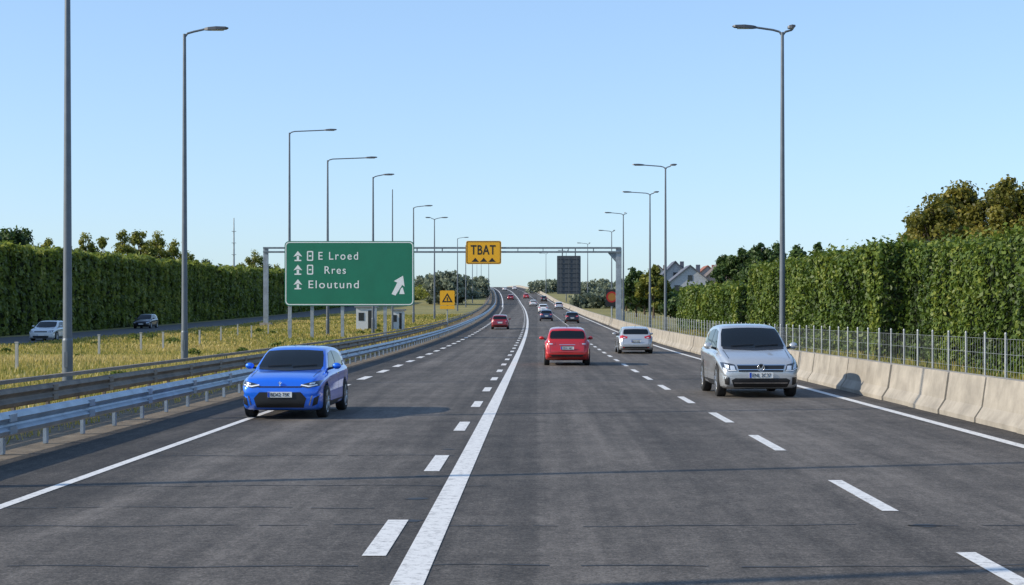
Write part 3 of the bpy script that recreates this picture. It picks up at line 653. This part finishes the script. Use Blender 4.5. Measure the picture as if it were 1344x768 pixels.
def build_car(spec):
    L,W=spec['L'],spec['W']
    ds=np.concatenate([[0,.015,.03,.05,.08],np.arange(.12,L-.1,.06),[L-.08,L-.05,L-.03,L-.015,L]])
    fine=np.arange(-.3,L+.3,.01)
    def smooth(tab,wd):
        v=sm(tab,fine); kk=np.exp(-.5*(np.arange(-12,13)/wd)**2); kk/=kk.sum(); s=np.convolve(np.pad(v,12,mode='edge'),kk,mode='valid')
        m=np.clip(np.minimum(fine,L-fine)/.2,0,1); return v*(1-m)+s*m
    Tt=smooth(spec['T'],4.5); St=smooth(spec['S'],6)
    wt=smooth([(0,.84),(.03,.89),(.08,.925),(.2,.96),(.45,.985),(.9,1),(L-.9,1),(L-.4,.98),(L-.2,.96),(L-.08,.93),(L-.03,.89),(L,.84)],4)
    bt=smooth([(0,.27),(.08,.20),(.3,.17),(L-.3,.2),(L-.08,.27),(L,.34)],3)
    rings=[]
    for d in ds:
        T=float(np.interp(d,fine,Tt)); S=min(float(np.interp(d,fine,St)),T-.03); w_=W/2*float(np.interp(d,fine,wt)); zb=float(np.interp(d,fine,bt)); h=T-S
        xt=w_*.93-.055-.27*h
        gh=min(1,h/.35)
        P=[np.array(p) for p in [(0,zb),(w_*.82,zb),(w_*.95,zb+.03),(w_*.985,zb+.14),(w_*.985,zb+.30 if S>zb+.45 else (zb+S)/2),(w_*.965,S-.20 if S>zb+.45 else (zb+S)/2+.03),(w_*1.0,S-.11),(w_*1.0,S-.08),(w_*.965,S-.01),(w_*.93-.02*gh,S+.02*gh),
            ((w_*.90*(1-gh)+gh*(w_*.915-.09*h)),S+h*.35),((w_*.86*(1-gh)+gh*(xt+.045)),S+h*.82),(xt*(.9*(1-gh)+gh*.985),T-.022*gh-.004),(xt*.62,T+.004),(0,T+.012)]]
        half=chaikin(P,1)
        ring=[(p[0],p[1]) for p in half]+[(-p[0],p[1]) for p in half[-2:0:-1]]
        rings.append(ring)
    n=len(rings[0]); vs=[];
    def ringadd(r,y): vs.extend([(x,y,z) for x,z in r])
    def shrink(r,s,zc): return [(x*s,zc+(z-zc)*s) for x,z in r]
    zc=.46
    seq=[(shrink(rings[0],s,zc),-dy) for s,dy in ((.25,.036),(.6,.031),(.85,.018))]+[(r,d) for r,d in zip(rings,ds)]+[(shrink(rings[-1],s,zc+.05),L+dy) for s,dy in ((.85,.014),(.6,.024),(.25,.028))]
    for r,y in seq: ringadd(r,y)
    fs=[(j*n+i,j*n+(i+1)%n,(j+1)*n+(i+1)%n,(j+1)*n+i) for j in range(len(seq)-1) for i in range(n)]
    fs.append(tuple(range(n))[::-1]); k=(len(seq)-1)*n; fs.append(tuple(range(k,k+n)))
    me=bpy.data.meshes.new('body'); me.from_pydata(vs,[],fs); bm=bmesh.new(); bm.from_mesh(me); bmesh.ops.recalc_face_normals(bm,faces=bm.faces); bm.to_mesh(me)
    bvh=BVHTree.FromBMesh(bm); bm.free()
    ob=bpy.data.objects.new('b',me); scene.collection.objects.link(ob); R=spec['wr']+.05; cut=MB()
    for d in spec['whx']:
        for s in(-1,1): cut.cyl((s*(W/2-.28),d,spec['wr']),(s*(W/2+.2),d,spec['wr']),R,R,40,0)
    cme=cut.mesh('cut',[]); bm=bmesh.new(); bm.from_mesh(cme); bmesh.ops.remove_doubles(bm,verts=bm.verts,dist=1e-5); bmesh.ops.recalc_face_normals(bm,faces=bm.faces); bm.to_mesh(cme); bm.free()
    cob=bpy.data.objects.new('c',cme); scene.collection.objects.link(cob)
    md=ob.modifiers.new('b','BOOLEAN'); md.operation='DIFFERENCE'; md.object=cob; md.solver='EXACT'
    dg=bpy.context.evaluated_depsgraph_get(); me2=bpy.data.meshes.new_from_object(ob.evaluated_get(dg)); bpy.data.objects.remove(ob); bpy.data.objects.remove(cob)
    bm=bmesh.new(); bm.from_mesh(me2)
    for f in bm.faces:
        c=f.calc_center_median(); f.smooth=True; f.material_index=0
        for d in spec['whx']:
            if math.hypot(c.y-d,c.z-spec['wr'])<R+.003 and c.z<spec['wr']+R*.999 and abs(c.x)<W/2+.01 and (abs(c.x)<W/2-.26 or math.hypot(c.y-d,c.z-spec['wr'])>R-.012): f.material_index=1
        if c.z<.235: f.material_index=1
    for e in bm.edges:
        if len(e.link_faces)==2 and (e.calc_face_angle(0)>.6 or e.link_faces[0].material_index!=e.link_faces[1].material_index): e.smooth=False
    bm.to_mesh(me2); bm.free()
    return me2,bvh
def patch(bvh,L,outline,view,off=.004,step=.05,flip=1):
    bm=bmesh.new()
    vs=[bm.verts.new((a,b,0)) for a,b in outline]; bm.faces.new(vs)
    xs=[p[0] for p in outline]; zs=[p[1] for p in outline]
    for ax,lo,hi in ((0,min(xs),max(xs)),(1,min(zs),max(zs))):
        t=lo+step
        while t<hi-1e-4:
            bmesh.ops.bisect_plane(bm,geom=bm.verts[:]+bm.edges[:]+bm.faces[:],plane_co=(t,0,0) if ax==0 else (0,t,0),plane_no=(1,0,0) if ax==0 else (0,1,0)); t+=step
    for v in bm.verts:
        a,b=v.co.x,v.co.y
        if view=='front': o,d=Vector((a,-2,b)),Vector((0,1,0))
        elif view=='rear': o,d=Vector((a,L+2,b)),Vector((0,-1,0))
        elif view=='side': o,d=Vector((3*flip,a,b)),Vector((-flip,0,0))
        else: o,d=Vector((a,b,4)),Vector((0,0,-1))
        h,nn,i,ds=bvh.ray_cast(o,d)
        if h is None:
            h,nn,i,ds=bvh.find_nearest(o+d*2 if view!='side' else o+d*2.2)
        if nn.dot(d)>0: nn=-nn
        v.co=h+nn*off
    bm.verts.index_update()
    out=([tuple(v.co) for v in bm.verts],[[v.index for v in f.verts] for f in bm.faces])
    bm.free(); return out
CACHE={}
def car_parts(key,spec):
    if key in CACHE: return CACHE[key]
    L,W,wr=spec['L'],spec['W'],spec['wr']; me,bvh=build_car(spec); parts={}
    hs=L/4.1; suv=spec is SUV; dz=.12 if suv else 0; fz=spec['fz']
    def PT(mb,o,view,mi=0,off=.004,step=.05,mirror=False):
        v,f=patch(bvh,L,o,view,off,step); mb.add(v,f,mi,True)
        if mirror:
            if view=='side': v,f=patch(bvh,L,o,view,off,step,-1)
            else: v,f=patch(bvh,L,[(-a,b) for a,b in o],view,off,step)
            mb.add(v,f,mi,True)
    def up(o,d): return [(a,b+d) for a,b in o]
    g=MB()
    for wn in('w1','w2'): PT(g,spec[wn],'side',0,.005,.06,True)
    tz_=max(t[1] for t in spec['T']); base=spec['base']
    PT(g,[(-.71,base+.02),(-.35,base-.005),(0,base-.01),(.35,base-.005),(.71,base+.02),(.655,tz_-.20),(.605,tz_-.10),(.3,tz_-.08),(0,tz_-.075),(-.3,tz_-.08),(-.605,tz_-.10),(-.655,tz_-.20)],'front',0,.005,.04)
    PT(g,[(-.67,1.075+dz),(0,1.06+dz),(.67,1.075+dz),(.64,tz_-.22),(.58,tz_-.15),(0,tz_-.135),(-.58,tz_-.15),(-.64,tz_-.22)],'rear',0,.005,.04)
    parts['glass']=(g,[CGL])
    t=MB()
    PT(t,[(spec['w1'][3][0]-.012,spec['w1'][4][1]),(spec['w1'][3][0]+.082,spec['w1'][4][1]),(spec['w1'][3][0]+.082,spec['w1'][3][1]),(spec['w1'][3][0]-.012,spec['w1'][3][1])],'side',0,.0025,.06,True)
    PT(t,[(spec['w1'][0][0]-.08,spec['w1'][0][1]-.02),(spec['w2'][-1][0]+.05,spec['w2'][-1][1]-.025),(spec['w2'][-1][0]+.05,spec['w2'][-1][1]),(spec['w1'][0][0]+.0,spec['w1'][0][1]+.005)],'side',0,.0035,.06,True)
    for d in (spec['w1'][0][0]-.16,spec['w1'][3][0]+.03,spec['w2'][-1][0]-.12):
        PT(t,[(d,.30),(d+.012,.30),(d+.012,base-.06),(d,base-.06)],'side',0,.003,.08,True)
    PT(t,[(1.16*hs,.24),(3.0*hs,.24),(3.0*hs,.33),(1.16*hs,.33)],'side',0,.004,.08,True)
    PT(t,[(.66,.25),(.672,.25),(.70,1.02),(.69,1.02)],'top',0,.003,.08,True)
    PT(t,[(-.68,base-.035),(0,base-.06),(.68,base-.035),(.69,base+.015),(0,base-.015),(-.69,base+.015)],'front',0,.006,.04)
    for x0_,x1_ in ((-.5,.02),(.05,.58)):
        pa=bvh.ray_cast(Vector((x0_,-2,base+.02)),Vector((0,1,0)))[0]; pb=bvh.ray_cast(Vector((x1_,-2,base+.05)),Vector((0,1,0)))[0]
        t.cyl(pa+Vector((0,-.02,.015)),pb+Vector((0,-.02,.015)),.009,.009,5)
    if key=='blue':
        PT(t,[(-.44,.57),(.44,.57),(.56,.44),(.50,.25),(-.50,.25),(-.56,.44)],'front',0,.006)
        PT(t,[(-.46,.665),(.46,.665),(.48,.69),(-.48,.69)],'front',0,.006)
        PT(t,[(.68,.28),(.78,.32),(.81,.50),(.72,.45)],'front',0,.006,.04,True)
    elif key=='silver':
        PT(t,[(-.58,.22),(.58,.22),(.64,.36),(.56,.40),(-.56,.40),(-.64,.36)],'front',0,.006)
        PT(t,[(-.48,.53),(.48,.53),(.52,.67),(-.52,.67)],'front',0,.006)
        PT(t,[(.68,.26),(.77,.28),(.79,.42),(.68,.42)],'front',0,.006,.04,True)
    else:
        PT(t,[(-.52,.26),(.52,.26),(.58,.40),(-.58,.40)],'front',0,.006); PT(t,[(-.45,.56+fz),(.45,.56+fz),(.48,.65+fz),(-.48,.65+fz)],'front',0,.006)
    if key in('blue','suv'):
        for d in spec['whx']:
            for s in(-1,1):
                vv=[];nn_=26
                for i in range(nn_+1):
                    a=math.radians(-8+196*i/nn_)
                    for R in (wr+.046,wr+.075):
                        hit=bvh.ray_cast(Vector((3*s,d+R*math.cos(a),wr+R*math.sin(a))),Vector((-s,0,0)))[0]
                        if hit is None: hit=Vector((s*W/2,d+R*math.cos(a),wr+R*math.sin(a)))
                        vv.append(hit+Vector((s*.006,0,0)))
                t.add(vv,[(2*i,2*i+1,2*i+3,2*i+2) for i in range(nn_)],0,True)
    PT(t,[(-.66,.32),(.66,.32),(.70,.43),(-.70,.43)],'rear',0,.005); 
    for x in(-.66,.65): PT(t,[(x,.52),(x+.01,.52),(x+.01,.95),(x,.95)],'rear',0,.003,.08)
    PT(t,[(-.66,.52),(.66,.52),(.66,.53),(-.66,.53)],'rear',0,.003,.08)
    PT(t,[(-.22,.60+dz*.5),(.22,.60+dz*.5),(.24,.76+dz*.5),(-.24,.76+dz*.5)],'rear',0,.003,.05)
    PT(t,[(-.64,1.03+dz),(.64,1.03+dz),(.64,1.07+dz),(-.64,1.07+dz)],'rear',0,.006,.05)
    for s in(-1,1):
        my=spec['w1'][0][0]+.10; t.cyl((s*(W/2-.10),my,base-.03),(s*(W/2+.04),my-.02,base-.0),.025,.025,6)
    t.cyl((0,L-1.0,tz_-.03),(0,L-.86,tz_+.06),.012,.005,5)
    parts['trim']=(t,[BLACKP])
    c=MB()
    if key=='silver':
        PT(c,[(-.51,.655),(.51,.655),(.52,.672),(-.52,.672)],'front',0,.012); PT(c,[(-.49,.565),(.49,.565),(.50,.578),(-.50,.578)],'front',0,.012)
        PT(c,[(-.58,.30),(.58,.30),(.59,.315),(-.59,.315)],'front',0,.012)
        y0=bvh.ray_cast(Vector((0,-2,.61)),Vector((0,1,0)))[0].y
        c.cyl((0,y0-.012,.615),(0,y0+.02,.615),.082,.082,20,1)
        for i in range(20):
            a=2*math.pi*i/20; b=2*math.pi*(i+1)/20; c.cyl((.075*math.cos(a),y0-.02,.615+.075*math.sin(a)),(.075*math.cos(b),y0-.02,.615+.075*math.sin(b)),.009,.009,5)
        for a,b in (((-.05,.66),(-.02,.56)),((-.02,.56),(0,.61)),((0,.61),(.02,.56)),((.02,.56),(.05,.66))): c.cyl((a[0],y0-.02,a[1]),(b[0],y0-.02,b[1]),.008,.008,5)
    elif key=='blue':
        y0=bvh.ray_cast(Vector((0,-2,.70)),Vector((0,1,0)))[0].y-.006
        c.cyl((0,y0-.012,.70),(0,y0+.002,.79),.012,.012,6); c.cyl((-.035,y0-.01,.77),(0,y0-.012,.73),.009,.009,6); c.cyl((.035,y0-.01,.77),(0,y0-.012,.73),.009,.009,6)
        PT(c,[(.61,.30),(.635,.30),(.69,.50),(.665,.50)],'front',0,.009,.04,True)
    else: PT(c,[(-.30,.80+dz*.5),(.30,.80+dz*.5),(.30,.815+dz*.5),(-.30,.815+dz*.5)],'rear',0,.008)
    PT(c,[(spec['w1'][0][0]+.65,base-.16),(spec['w1'][0][0]+.83,base-.16),(spec['w1'][0][0]+.83,base-.135),(spec['w1'][0][0]+.65,base-.135)],'side',0,.02,.1,True)
    parts['chrome']=(c,[CHR,BLACKP])
    h=MB()
    if key=='blue':
        PT(h,up([(.42,.585),(.60,.555),(.82,.60),(.85,.705),(.72,.69),(.50,.64)],fz),'front',0,.009,.03,True)
        PT(h,up([(.44,.605),(.60,.577),(.78,.605),(.77,.625),(.60,.602),(.45,.627)],fz),'front',2,.016,.03,True)
        PT(h,up([(.62,.625),(.72,.635),(.73,.675),(.63,.655)],fz),'front',1,.014,.03,True)
    else:
        PT(h,up([(.52,.545),(.70,.535),(.82,.59),(.84,.71),(.74,.705),(.57,.67)],fz),'front',0,.009,.03,True)
        PT(h,up([(.56,.57),(.66,.565),(.67,.65),(.58,.645)],fz),'front',1,.014,.03,True)
        PT(h,up([(.69,.57),(.77,.60),(.78,.68),(.70,.665)],fz),'front',1,.014,.03,True)
        PT(h,up([(.53,.553),(.70,.542),(.81,.595),(.80,.607),(.70,.556),(.54,.567)],fz),'front',2,.016,.03,True)
    parts['headlights']=(h,[LAMPD,LENS,LED])
    r=MB()
    PT(r,[(.46,.80+dz),(.70,.78+dz),(.82,.80+dz),(.84,.95+dz),(.70,.98+dz),(.60,.94+dz),(.44,.90+dz)],'rear',0,.008,.03,True)
    PT(r,[(.56,.82+dz),(.68,.82+dz),(.69,.855+dz),(.56,.855+dz)],'rear',1,.013,.03,True)
    PT(r,[(.60,.35),(.70,.36),(.70,.40),(.60,.39)],'rear',0,.012,.03,True)
    parts['taillights']=(r,[TAIL,LENS])
    p=MB(); pz=.52 if key=='blue' else .46; y0=min(bvh.ray_cast(Vector((.0,-2,zz_)),Vector((0,1,0)))[0].y for zz_ in (pz-.05,pz,pz+.05))-.02
    p.box((0,y0,pz),(.52,.012,.115),0); p.box((-.235,y0-.008,pz),(.045,.006,.105),1)
    y1=L+.04; rz=.68+dz*.5; p.box((0,y1,rz),(.50,.012,.11),0); p.box((.225,y1+.008,rz),(.04,.006,.10),1)
    p.box((0,y1-.03,rz),(.1,.04,.08),2)
    parts['licence_plates']=(p,[PW,PB,PK])
    parts['_txt']=(y0-.009,pz,y1+.009,rz)
    m=MB()
    for s in(-1,1): m.ellipsoid((s*(W/2+.09),spec['w1'][0][0]+.08,base+.03),(.10,.06,.07))
    parts['mirrors']=m
    wmb=MB()
    for d in spec['whx']:
        for s in (-1,1):
            x0=s*(W/2-.105); tw=.105
            cc=(x0,d,wr)
            pr=[(-tw,wr*.62),(-tw,wr*.93),(-tw*.8,wr*.99),(-tw*.3,wr),(tw*.3,wr),(tw*.8,wr*.99),(tw,wr*.93),(tw,wr*.66)]
            wmb.lathe_x(pr,cc,32,0)
            o=s*tw
            wmb.lathe_x([(o,wr*.70),(o+s*.004,wr*.68),(o-s*.01,wr*.63),(o-s*.07,wr*.61)],cc,32,1)
            wmb.lathe_x([(o-s*.07,wr*.62),(o-s*.07,.01)],cc,32,2)
            wmb.lathe_x([(o-s*.0,.045),(o-s*.03,.06),(o-s*.05,.06)],cc,16,1); wmb.lathe_x([(o-s*.0,.045),(o-s*.0,.001)],cc,16,1)
            for kk in range(5):
                for da in(-.13,.13):
                    a=2*math.pi*kk/5+.3
                    wmb.cyl((x0+o-s*.012,d+.04*math.cos(a+da),wr+.04*math.sin(a+da)),(x0+o-s*.012,d+wr*.645*math.cos(a+da),wr+wr*.645*math.sin(a+da)),.02,.016,5,1)
    parts['wheels']=(wmb,[TYRE,RIM,BLACKP])
    out={}
    for k_,v in parts.items():
        if k_ in('_txt','mirrors'): continue
        out[k_]=v[0].mesh(k_,v[1])
    out['_txt']=parts['_txt']; out['_mir']=parts['mirrors']; out['_body']=me; CACHE[key]=out; return out
def car(name,key,spec,X,Y,paint,rz=0,sc=(1,1,1),plate=None,detail=True,yaw=0):
    pt=car_parts(key,spec); L=spec['L']
    slope=math.atan((float(Zf(Y+4))-float(Zf(Y)))/4)
    g=empty(name,(X,Y,float(Zf(Y))),0,sc)
    if rz: g.location=(X,Y+L*sc[1],float(Zf(Y+L))); 
    g.rotation_euler=(slope if not rz else -slope,0,rz+yaw)
    b=pt['_body'].copy(); b.materials.clear(); b.materials.append(paint); b.materials.append(BLACKP); link('body',b,g)
    mm=pt['_mir'].mesh('mirrors',[paint]); link('mirrors',mm,g)
    for k_ in ('glass','trim','chrome','headlights','taillights','licence_plates','wheels'): link(k_,pt[k_],g)
    if plate:
        y0,pz,y1,rz_=pt['_txt']
        text_obj('plate_text',plate,.40,.075,-.19,y0,pz-.037,PK,g); text_obj('plate_text_rear',plate,.38,.07,.19,y1,rz_-.035,PK,g,flip=True)
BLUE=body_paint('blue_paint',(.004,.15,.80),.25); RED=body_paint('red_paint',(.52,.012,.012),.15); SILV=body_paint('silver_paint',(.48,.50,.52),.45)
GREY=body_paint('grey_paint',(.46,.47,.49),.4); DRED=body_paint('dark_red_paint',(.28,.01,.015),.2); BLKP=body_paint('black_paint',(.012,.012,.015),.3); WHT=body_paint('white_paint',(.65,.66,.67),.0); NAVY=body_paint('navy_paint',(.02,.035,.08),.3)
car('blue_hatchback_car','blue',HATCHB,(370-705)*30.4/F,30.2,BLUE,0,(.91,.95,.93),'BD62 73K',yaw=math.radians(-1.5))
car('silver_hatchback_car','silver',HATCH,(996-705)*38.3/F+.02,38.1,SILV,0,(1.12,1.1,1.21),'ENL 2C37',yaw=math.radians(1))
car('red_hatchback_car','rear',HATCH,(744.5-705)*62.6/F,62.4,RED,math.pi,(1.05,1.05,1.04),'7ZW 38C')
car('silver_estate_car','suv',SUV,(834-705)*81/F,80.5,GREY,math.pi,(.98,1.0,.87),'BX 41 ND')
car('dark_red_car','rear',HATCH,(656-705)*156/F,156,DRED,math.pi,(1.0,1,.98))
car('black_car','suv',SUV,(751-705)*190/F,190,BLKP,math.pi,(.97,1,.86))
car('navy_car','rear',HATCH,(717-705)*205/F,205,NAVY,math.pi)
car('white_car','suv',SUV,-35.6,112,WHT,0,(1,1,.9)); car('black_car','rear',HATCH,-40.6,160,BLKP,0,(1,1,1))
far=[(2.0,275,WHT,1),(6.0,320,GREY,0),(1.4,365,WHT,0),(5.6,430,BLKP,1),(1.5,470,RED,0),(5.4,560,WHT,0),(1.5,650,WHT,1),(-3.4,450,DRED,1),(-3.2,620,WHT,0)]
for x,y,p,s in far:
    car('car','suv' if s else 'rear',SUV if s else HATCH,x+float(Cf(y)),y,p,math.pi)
print('verts',sum(len(m.vertices) for m in bpy.data.meshes))
